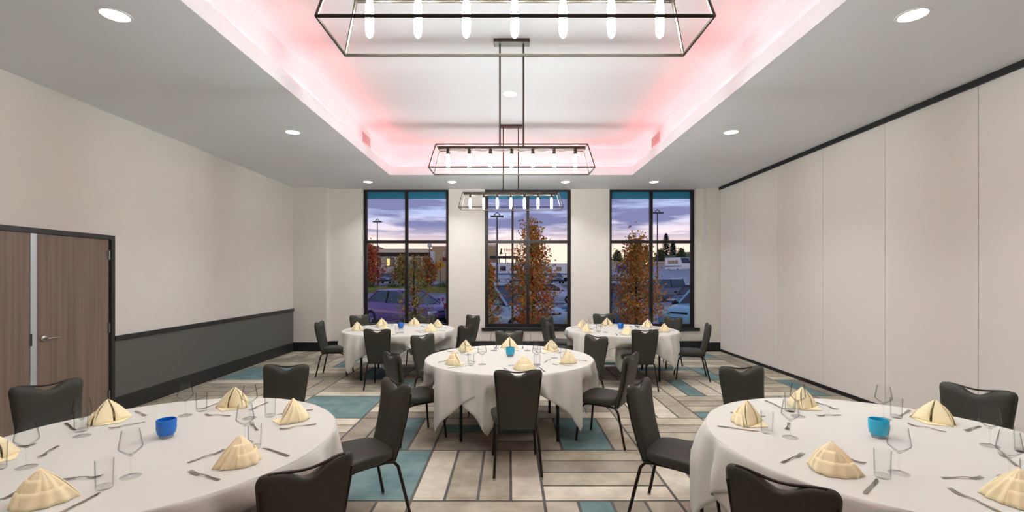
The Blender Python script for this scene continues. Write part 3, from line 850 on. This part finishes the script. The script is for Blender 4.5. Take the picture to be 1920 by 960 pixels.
def make_car(color_name, suv=False, length=4.4):
    c = empty('suv' if suv else 'car')
    L = length / 2; W = .92 if suv else .88
    hb = 1.02 if suv else .90            # bonnet / belt height
    ht = 1.75 if suv else 1.45
    # lower body: stations along y (front = +y): (y, z_bottom, z_top, halfwidth)
    st = [(-L, .42, hb - .12, W * .80), (-L + .06, .32, hb + .0, W * .90), (-L + .3, .24, hb + .06, W * .98), (-L + 1.0, .2, hb + .06, W), (-.2, .2, hb + .04, W), (.75, .2, hb + .02, W),
          (L - .9, .22, hb - .03, W * .99), (L - .35, .24, hb - .1, W * .95), (L - .08, .3, hb - .2, W * .86), (L, .40, hb - .32, W * .74)]
    rows = []
    for y, z0, z1, w in st:
        m_ = (z0 + z1) / 2
        rows.append([(-w * .9, y, z0), (-w, y, z0 + .12), (-w * 1.01, y, m_), (-w * .97, y, z1 - .08), (-w * .86, y, z1), (-w * .4, y, z1 + .025), (0, y, z1 + .03),
                     (w * .4, y, z1 + .025), (w * .86, y, z1), (w * .97, y, z1 - .08), (w * 1.01, y, m_), (w, y, z0 + .12), (w * .9, y, z0)])
    ob('body', MB().grid(rows, closed=True, cap0=True, cap1=True), color_name, c, smooth=50)
    # glasshouse
    g = [(-L + (.12 if suv else .35), hb + .03, W * .86, 0), (-L + (.45 if suv else .95), ht - .05, W * .72, 1), (.15, ht - .05, W * .72, 1), (.95 if suv else 1.05, hb + .03, W * .84, 0)]
    y0, y1, y2, y3 = [q[0] for q in g]; zb, zt = hb + .02, ht - .05
    wb_, wt = W * .87, W * .70
    gm = MB(); P = [(-wb_, y0, zb), (wb_, y0, zb), (wb_, y3, zb), (-wb_, y3, zb), (-wt, y1, zt), (wt, y1, zt), (wt, y2, zt), (-wt, y2, zt)]
    gm.v = P; gm.f = [(0, 3, 2, 1), (4, 5, 6, 7), (0, 1, 5, 4), (1, 2, 6, 5), (2, 3, 7, 6), (3, 0, 4, 7)]
    ob('glasshouse', gm, 'car_glass', c)
    rf = [[(-wt - .012, y, z), (-wt * .9, y, z + .045), (0, y, z + .06), (wt * .9, y, z + .045), (wt + .012, y, z), (0, y, z - .01)] for y, z in ((y1 - .05, zt - .02), (y1 + .1, zt), (y2 - .1, zt), (y2 + .05, zt - .02))]
    ob('roof', MB().grid(rf, closed=True, cap0=True, cap1=True), color_name, c, smooth=50)
    for s in (-1, 1):
        for (ya, yb) in ((y0, y1), (y3, y2)):
            ob('pillar', MB().tube([(s * wb_, ya, zb), (s * wt, yb, zt)], .04, 6), color_name, c, smooth=50)
        ym = (y0 + y3) / 2 - .1
        ob('pillar', MB().tube([(s * (wb_ + .005), ym, zb), (s * (wt + .008), ym, zt)], .03, 6), 'car_trim', c, smooth=50)
        ob('wing_mirror', MB().box(s * W, s * (W + .17), y3 - .35, y3 - .25, hb + .05, hb + .19), color_name, c, bevel=.02)
        ob('headlight', MB().box(s * W * .45, s * W * .86, L - .16, L - .03, hb - .33, hb - .2), 'head_lamp', c, bevel=.02)
        ob('taillight', MB().box(s * W * .62, s * W * .92, -L - .005, -L + .12, hb - .25, hb - .04), 'tail_lamp', c, bevel=.015)
        for yw in (-L + .85, L - .88):
            R = .36 if suv else .32
            wh = empty('wheel'); wh.parent = c; wh.location = (s * (W - .1), yw, R); wh.rotation_euler = (0, s * PI / 2, 0)
            ob('tyre', MB().lathe([(R * .62, -.1), (R * .95, -.11), (R, -.07), (R, .07), (R * .95, .115), (R * .62, .11)], 24), 'tyre', wh, smooth=40)
            rm = MB().lathe([(0, .06), (R * .15, .075), (R * .18, .06)], 16).lathe([(R * .55, .05), (R * .62, .105), (R * .64, .08), (R * .64, -.1)], 24)
            for q in range(5):
                a = 2 * PI * q / 5
                rm.tube([(R * .12 * math.cos(a), R * .12 * math.sin(a), .06), (R * .6 * math.cos(a), R * .6 * math.sin(a), .09)], .028, 5)
            ob('rim', rm, 'wheel_rim', wh, smooth=40)
    ob('bumper', MB().box(-W * .74, W * .74, L - .1, L + .02, .3, .45), 'car_trim', c, bevel=.03)
    ob('grille', MB().box(-W * .36, W * .36, L - .12, L - .02, hb - .36, hb - .2), 'car_trim', c, bevel=.01)
    ob('number_plate', MB().box(-.17, .17, -L - .012, -L + .1, .55, .68), 'sign_white', c)
    return c
for nm, cc in (('paint_purple', (126, 98, 146)), ('paint_silver', (170, 196, 204)), ('paint_teal', (44, 104, 128)), ('paint_aqua', (150, 204, 206)), ('paint_white', (226, 232, 232)),
               ('paint_black', (30, 34, 38)), ('paint_grey', (110, 118, 124)), ('paint_red', (130, 34, 32)), ('paint_lilac', (150, 146, 184))):
    mat(nm, cc, 0.22, metal=.15, spec=.7)
def heading(dx, dy): return math.atan2(dy, dx) - PI / 2
CARS = [  # colour, suv, length, x, y, heading, label
    ('paint_purple', False, 4.2, -4.1, 18.9, (.80, -.60), 'purple hatchback parked outside the window nearest the wainscot'),
    ('paint_lilac', False, 4.5, -1.2, 24.4, (.90, -.44), 'lilac grey saloon car parked behind the purple hatchback'),
    ('paint_silver', True, 4.6, -.2, 16.4, (.72, -.69), 'pale blue off-road car parked outside the middle window'),
    ('paint_teal', True, 4.6, 3.6, 18.2, (-.55, -.83), 'dark teal off-road car parked beyond the orange tree'),
    ('paint_aqua', True, 4.5, 7.3, 16.6, (-.80, -.60), 'aqua off-road car parked outside the window beside the partition'),
    ('paint_white', True, 4.6, 17.6, 49, (-.25, -.97), 'white off-road car farther back across the car park'),
    ('paint_black', False, 4.5, 11.2, 28, (-.6, -.8), 'black saloon car parked behind the aqua car'),
    ('paint_grey', True, 4.6, 11.6, 36.5, (-.9, -.4), 'grey off-road car in the second row of the car park'),
    ('paint_white', False, 4.4, 3.2, 34, (.95, -.3), 'white saloon car beyond the orange tree'),
    ('paint_red', False, 4.4, -1.6, 30, (.98, -.2), 'dark red saloon car in the second row behind the pale blue car'),
]
for (cn, suv, ln, x, y, h, lab) in CARS:
    c = make_car(cn, suv, ln); c.location = (x, y, GZ); c.rotation_euler = (0, 0, heading(*h)); tag(c, lab, 'car', 'parked cars')
FAR = [('paint_white', -23.0), ('paint_silver', -20.2), ('paint_grey', -17.4), ('paint_white', -14.6), ('paint_black', -11.9), ('paint_silver', 1.0), ('paint_white', 3.8), ('paint_grey', 6.6)]
FARL = ['white car nearest the red leaved tree', 'silver car second from the red leaved tree', 'grey car in the middle of the far row', 'white car before the tan shop', 'black car before the tan shop',
        'silver car before the tan sign tower', 'white car before the motor home', 'grey car at the end by the motor home']
for (cn, x), lab in zip(FAR, FARL):
    c = make_car(cn, False, 4.4); c.location = (x, 66, .55); c.rotation_euler = (0, 0, PI + .05); tag(c, 'distant ' + lab, 'car', 'distant parked cars')

# motor homes
def motor_home(x, y, z, L, rz, label):
    m = empty('motor_home', (x, y, z), rz); tag(m, label, 'motor home', 'motor homes')
    ob('body', MB().prism([(-L / 2, .5), (L / 2, .5), (L / 2, 1.9), (L / 2 - .5, 3.1), (-L / 2, 3.1)], -1.15, 1.15), 'paint_white', m, bevel=.06)
    ob('windscreen', MB().prism([(L / 2 + .02, 1.9), (L / 2 - .43, 3.0), (L / 2 - .46, 2.98), (L / 2 - .04, 1.9)], -1.0, 1.0), 'car_glass', m)
    for k in range(3):
        xx = -L / 2 + 1 + k * (L - 2) / 3
        ob('window', MB().box(xx, xx + .9, -1.17, -1.14, 1.8, 2.5), 'car_glass', m)
    ob('stripe', MB().box(-L / 2 + .1, L / 2 - .1, -1.165, -1.15, 1.2, 1.4), 'sign_blue', m)
    for xx in (-L / 2 + 1.2, L / 2 - 1.2):
        for s in (-1, 1):
            w = MB().lathe([(0, -.12), (.38, -.12), (.42, -.06), (.42, .06), (.38, .12), (0, .12)], 20)
            w.v = [(a + xx, c_ + s * 1.05, b + .42) for a, b, c_ in w.v]
            ob('wheel', w, 'tyre', m, smooth=40)
motor_home(-.6, 74, .55, 7, 0, 'white motor home with blue stripe before the tan sign tower')
motor_home(6.6, 78, .55, 7.5, .2, 'white motor home with blue stripe beyond the orange tree')
motor_home(34.6, 96, 2.2, 5.0, -1.2, 'white motor home driving up the hill road')

# buildings
def text_marks(parent, x0, x1, y, z0, z1, n, m, rg):
    """weathered sign lettering too small to read: short strokes in letter cells"""
    w = (x1 - x0) / n
    for k in range(n):
        if rg.random() < .12: continue
        a = x0 + k * w + w * .12; b = a + w * .7; q = MB(); t = w * .2
        q.box(a, a + t, y - .05, y, z0, z1)
        for zz in rg.sample([z0, (z0 + z1) / 2 - t / 2, z1 - t], 2): q.box(a + t, b, y - .05, y, zz, zz + t)
        if rg.random() < .6: q.box(b - t, b, y - .05, y, z0, z1)
        ob('letter', q, m, parent)
b1 = empty('office_building', (-21.5, 92, .5)); tag(b1, 'long pale office block with wide cream eaves and lit windows', 'building')
ob('wall', MB().box(-12, 5.5, 0, 14, 0, 5.6), 'stucco_pale', b1)
ob('eave', MB().box(-13, 6.3, -1.4, 15, 5.6, 6.35), 'eave_cream', b1)
ob('roof', MB().grid([[(-13, -1.2, 6.35), (-10, -1.2, 6.35), (-4.5, -1.2, 6.35)], [(-13, 6, 7.9), (-10.6, 6, 8.5), (-5, 6, 6.9)], [(-13, 14, 6.35), (-10, 14, 6.35), (-4.5, 14, 6.35)]]), 'roof_olive', b1)
for k in range(6):
    x = -10.6 + k * 2.6
    w = ob('window', MB().box(x, x + 1.6, -.06, .05, 2.9, 4.6), 'window_frame', b1)
    ob('pane', MB().box(x + .12, x + .75, -.08, -.05, 3.02, 4.48), 'lit_window_glow' if k in (2, 3) else 'car_glass', w)
    ob('pane', MB().box(x + .85, x + 1.48, -.08, -.05, 3.02, 4.48), 'car_glass', w)
ob('canopy', MB().box(-.4, 6.2, -3.2, 0, 2.5, 2.95), 'eave_cream', b1)
for k in range(4): ob('canopy_post', MB().tube([(-.2 + k * 2.05, -3, 0), (-.2 + k * 2.05, -3, 2.5)], .12, 8), 'post_brown', b1, smooth=50)
ob('fascia', MB().box(-12, 5.5, -.1, 0, 4.9, 5.55), 'window_frame', b1)
b2 = empty('shop_building', (-13.2, 90, .5)); tag(b2, 'tan flat roofed shop with white lettering over a red awning', 'building')
ob('wall', MB().box(-1.7, 6.2, 0, 15, 0, 6.6), 'stucco_tan', b2)
ob('parapet', MB().box(-1.8, 6.3, -.12, 15, 6.6, 6.85), 'eave_cream', b2)
ob('awning', MB().prism([(.4, 3.9), (4.4, 3.9), (4.4, 4.6), (.4, 4.6)], -.5, 0), 'awning_red', b2)
ob('doorway', MB().box(1.4, 3.6, -.05, .05, 0, 2.6), 'car_glass', b2)
text_marks(b2, .4, 4.4, -.02, 4.95, 5.75, 7, 'sign_white', random.Random(5))
b3 = empty('sign_tower', (-4.0, 84, .5)); tag(b3, 'tan tower building with a flat dark canopy', 'building')
ob('wall', MB().box(-1.6, 1.55, 0, 8, 0, 6.4), 'stucco_tan', b3)
ob('parapet', MB().box(-1.7, 1.65, -.1, 8.1, 6.4, 6.75), 'eave_cream', b3)
ob('canopy', MB().box(.6, 5.6, -2.5, 1.0, 4.2, 4.55), 'sign_dark', b3)
for k in range(2): ob('canopy_post', MB().tube([(2.2 + k * 3, -2, 0), (2.2 + k * 3, -2, 4.2)], .1, 8), 'pole_grey', b3, smooth=50)
sg = empty('roof_sign', (1.0, 83, .5)); tag(sg, 'long dark lettered roof sign on a thin rail behind the orange tree', 'sign')
ob('rail', MB().box(-2.5, 2.4, -.05, .05, 5.05, 5.15), 'sign_dark', sg)
for xx in (-1.6, 1.6): ob('post', MB().tube([(xx, 0, 0), (xx, 0, 5.1)], .07, 6), 'pole_grey', sg, smooth=50)
text_marks(sg, -2.0, 2.4, 0, 5.4, 5.95, 11, 'sign_dark', random.Random(9))
ob('emblem', MB().prism([(-2.8, 4.9), (-2.2, 4.9), (-2.35, 5.35), (-2.2, 5.9), (-2.5, 6.0), (-2.6, 5.4)], -.06, .0), 'sign_dark', sg)
b4 = empty('warehouse', (25, 110, .5)); tag(b4, 'long low cream warehouse with a blue sign under the conifers', 'building')
ob('wall', MB().box(-9, 14, 0, 10, 0, 4.0), 'stucco_pale', b4)
ob('roof', MB().box(-9.3, 14.3, -.3, 10.3, 4.0, 4.4), 'eave_cream', b4)
ob('sign_panel', MB().box(.3, 2.6, -.1, 0, 1.9, 3.5), 'sign_blue', b4)
for k in range(4): ob('window', MB().box(-8 + k * 2, -6.8 + k * 2, -.05, .02, 1.2, 2.3), 'car_glass', b4)

# poles, lamps and road signs
def lamp_post(x, y, h, label, arms=True, z=GZ):
    p = empty('street_lamp', (x, y, z)); tag(p, label, 'street lamp', 'car park lamps')
    ob('pole', MB().tube([(0, 0, 0), (0, 0, h)], [.09, .06], 8), 'pole_grey', p, smooth=50)
    ob('base', MB().lathe([(0, 0), (.25, 0), (.25, .6), (0, .6)], 14), 'kerb_concrete', p, smooth=40)
    ob('lamp_head', MB().box(-.55, .55, -.2, .2, h, h + .14), 'pole_grey', p, bevel=.03)
    ob('bracket', MB().tube([(-.3, 0, h + .12), (0, 0, h + .42), (.3, 0, h + .12)], .05, 6), 'pole_grey', p, smooth=50)
lamp_post(-1.05, 40, 7.0, 'tall car park lamp before the middle window')
lamp_post(14.6, 46, 8.1, 'tall car park lamp before the conifers')
lamp_post(-16.4, 58, 8.6, 'tall car park lamp before the office block')
pp = empty('sign_post', (.095, 13.9, GZ)); tag(pp, 'slim brown post standing before the pale blue car', 'post')
ob('post', MB().box(-.03, .03, -.03, .03, 0, 5.2), 'post_brown', pp, bevel=.005)
ob('cap', MB().box(-.045, .045, -.045, .045, 5.2, 5.24), 'post_brown', pp)
ws = empty('warning_sign', (-8.6, 58, .55)); tag(ws, 'yellow diamond road sign before the tan shop', 'road sign')
ob('post', MB().tube([(0, 0, 0), (0, 0, 3.2)], .05, 8), 'pole_grey', ws, smooth=50)
ob('plate', MB().prism([(0, 1.75), (.62, 2.37), (0, 3.0), (-.62, 2.37)], -.1, -.06), 'sign_yellow', ws)
ob('arrow_mark', MB().box(-.07, .07, -.115, -.1, 2.1, 2.65), 'sign_dark', ws)
bn = empty('banner_post', (-9.9, 58, .55)); tag(bn, 'white vertical banner on a lamp pole before the tan shop', 'banner')
ob('pole', MB().tube([(0, 0, 0), (0, 0, 4.9)], .07, 8), 'pole_grey', bn, smooth=50)
ob('globe', MB().lathe([(0, 4.5), (.22, 4.6), (.3, 4.8), (.22, 5.02), (0, 5.1)], 14), 'sign_white', bn, smooth=60)
ob('banner', MB().box(.08, .62, -.02, .02, 2.4, 4.1), 'sign_white', bn)
yl = empty('street_lamp', (16.9, 58, 1.0)); tag(yl, 'low lit yellow lamp on the hill road', 'street lamp', 'car park lamps')
ob('pole', MB().tube([(0, 0, 0), (0, 0, 2.0)], .05, 8), 'pole_grey', yl, smooth=50)
ob('globe', MB().lathe([(0, 2.0), (.2, 2.1), (.27, 2.27), (.2, 2.44), (0, 2.54)], 14), 'street_lamp_glow', yl, smooth=60)

# trees
def leaf_cloud(rg, pts, n, size, spread):
    m = MB()
    for _ in range(n):
        p, w = rg.choice(pts)
        c = Vector(p) + Vector((rg.gauss(0, 1), rg.gauss(0, 1), rg.gauss(0, 1))) * spread * w
        a = Vector((rg.uniform(-1, 1), rg.uniform(-1, 1), rg.uniform(-1, 1))).normalized()
        b = a.cross(Vector((rg.uniform(-1, 1), rg.uniform(-1, 1), rg.uniform(-1, 1)))).normalized()
        s = size * rg.uniform(.6, 1.2)
        m.v += [tuple(c - a * s), tuple(c + b * s * .5), tuple(c + a * s), tuple(c - b * s * .5)]
        k = len(m.v) - 4; m.f.append((k, k + 1, k + 2, k + 3))
    return m
def raw(name, mb, m, parent):
    me = bpy.data.meshes.new(name); me.from_pydata(mb.v, [], mb.f); return link(name, me, m, parent)
def tree(x, y, z, h, r, leaf_sets, label, seed, n=2600, leaf=.05, base=.18, cat='tree', shape=1.0, trunk=.05):
    rg = random.Random(seed)
    t = empty('autumn_tree', (x, y, z)); tag(t, label, cat)
    ob('trunk', MB().tube([(0, 0, 0), (.03, 0, h * .35), (-.02, .02, h * .7), (0, 0, h * .98)], [trunk, trunk * .8, trunk * .5, trunk * .15], 8), 'bark', t, smooth=60)
    pts = []
    for k in range(26):
        f = base + (1 - base) * (k + .5) / 26
        a = k * 2.4 + rg.uniform(-.3, .3)
        reach = r * (math.sin(min(1, (1 - f) * 1.5 + .05) * PI / 2)) * rg.uniform(.6, 1.05) * (.55 + .45 * min(1, (f - base) / .2)) ** shape
        z0 = h * (f - .1); end = (reach * math.cos(a), reach * math.sin(a), h * f)
        ob('branch', MB().tube([(0, 0, max(.1, z0)), (end[0] * .5, end[1] * .5, (max(.1, z0) + h * f) / 2 - .03 * h * .2), end], [trunk * .35, trunk * .22, trunk * .08], 5), 'bark', t, smooth=60)
        for q in (.35, .6, .85, 1.0): pts.append(((end[0] * q, end[1] * q, z0 + (end[2] - z0) * q), 1.0))
    for (m, frac) in leaf_sets:
        raw('foliage', leaf_cloud(rg, pts, int(n * frac), leaf, r * .2), m, t)
    return t
tree(.62, 12.6, GZ + .08, 3.35, .62, (('leaf_orange', .5), ('leaf_gold', .35), ('leaf_green', .25)), 'slender orange leaved young tree right outside the middle window', 3, 5600, .048)
tree(-.62, 12.45, GZ + .08, 2.3, .42, (('leaf_gold', .5), ('leaf_orange', .3), ('leaf_green', .3)), 'low golden shrub tree beside the slim brown post', 4, 2200, .046)
tree(-2.55, 12.5, GZ + .08, 2.45, .55, (('leaf_green', .5), ('leaf_gold', .5)), 'sparse green and gold young tree outside the purple car window', 5, 1500, .042)
tree(3.45, 12.7, GZ + .08, 3.0, .68, (('leaf_gold', .75), ('leaf_orange', .25), ('leaf_green', .15)), 'golden brown young tree outside the window beside the partition', 6, 4800, .048)
tree(-16.3, 54, GZ + .6, 4.9, 1.9, (('leaf_red', .8), ('leaf_gold', .3)), 'round red leaved tree on the grass island', 7, 2600, .16, trunk=.14)
tree(-12.6, 55, GZ + .6, 3.6, 1.3, (('leaf_gold', .6), ('leaf_green', .4)), 'golden green tree beside the red leaved tree', 8, 1600, .16, trunk=.1)
tree(-9.4, 53.5, GZ + .6, 3.4, 1.3, (('leaf_orange', .6), ('leaf_green', .4)), 'orange tree on the grass island before the canopy', 9, 1600, .16, trunk=.1)
tree(-2.9, 54, GZ + .6, 3.2, 1.4, (('leaf_orange', .6), ('leaf_red', .4)), 'orange hedge tree before the tan tower', 10, 1600, .16, trunk=.1)
def shrub(x, y, z, r, m, label, seed):
    rg = random.Random(seed); t = empty('shrub', (x, y, z)); tag(t, label, 'shrub', 'shrubs along the car park')
    ob('stem', MB().tube([(0, 0, 0), (0, 0, r)], .04, 6), 'bark', t)
    raw('foliage', leaf_cloud(rg, [((0, 0, r * .6), 1), ((r * .5, 0, r * .45), 1), ((-r * .5, 0, r * .45), 1)], 500, r * .16, r * .36), m, t)
for k, (x, w) in enumerate(((-15.2, 'below the red leaved tree'), (-12.6, 'before the golden green tree'), (-9.4, 'before the road sign'), (-7.2, 'at the end of the grass island'))):
    shrub(x, 50.9, GZ + .4, .7, 'hedge', 'round olive shrub ' + w, 40 + k)
for k, (x, w) in enumerate(((-1.75, 'beside the sparse tree'), (1.6, 'beside the orange tree'), (4.6, 'beside the golden brown tree'))):
    shrub(x, 12.0, GZ + .08, .45, 'leaf_green', 'low green shrub in the planting bed ' + w, 50 + k)
def conifer(x, y, z, h, r, label, seed):
    rg = random.Random(seed); t = empty('conifer', (x, y, z)); tag(t, label, 'tree', 'conifers on the hill')
    ob('trunk', MB().tube([(0, 0, 0), (0, 0, h)], [.22, .04], 7), 'bark', t, smooth=60)
    m = MB()
    for k in range(900):
        f = rg.random() ** .8; zz = h * (.15 + .85 * f); rr = r * (1 - f) ** .8 * rg.uniform(.3, 1.0) + .1; a = rg.uniform(0, 2 * PI)
        c = Vector((rr * math.cos(a), rr * math.sin(a), zz - rr * .2)); d = Vector((math.cos(a), math.sin(a), -.35)) * .55; e = Vector((-math.sin(a), math.cos(a), 0)) * .22
        m.v += [tuple(c - d * .5 - e), tuple(c - d * .5 + e), tuple(c + d)]; n = len(m.v); m.f.append((n - 3, n - 2, n - 1))
    raw('foliage', m, 'needle', t)
for k, (x, y, z, h, r, w) in enumerate(((47.0, 140, 5.6, 8.6, 2.4, 'tallest of the group'), (55.0, 135, 6.6, 6.6, 1.5, 'slim and set apart'), (39.6, 135, 5.0, 5.4, 1.9, 'low beside the lamp'), (51.2, 146, 6.0, 6.6, 1.8, 'behind the tallest one'))):
    conifer(x, y, z, h, r, 'dark conifer on the hill, ' + w, 60 + k)
for k, (x, z, h, r, w) in enumerate(((35.5, 4.0, 4.4, 1.8, 'above the warehouse'), (43.4, 4.6, 4.0, 1.7, 'beside the low conifer'), (31.0, 3.9, 4.4, 1.9, 'at the far end above the warehouse'), (59.4, 6.8, 3.6, 1.8, 'past the slim conifer'))):
    tree(x, 134, z, h, r, (('hedge', .8), ('needle', .5)), 'round dark green tree on the hill, ' + w, 70 + k, 1800, .26, trunk=.16)
for k, (x, z, h, w) in enumerate(((35.6, 3.6, 5.4, 'in front of the low conifer'), (41.2, 3.9, 5.2, 'between the low and the tallest conifer'), (46.8, 4.4, 5.0, 'in front of the tallest conifer'), (52.4, 4.9, 4.8, 'in front of the slim conifer'))):
    tree(x, 127, z - 3.4, h + 2.6, 1.7, (('hedge', .9), ('needle', .5)), 'bushy olive tree on the slope, ' + w, 80 + k, 2600, .3, trunk=.16)
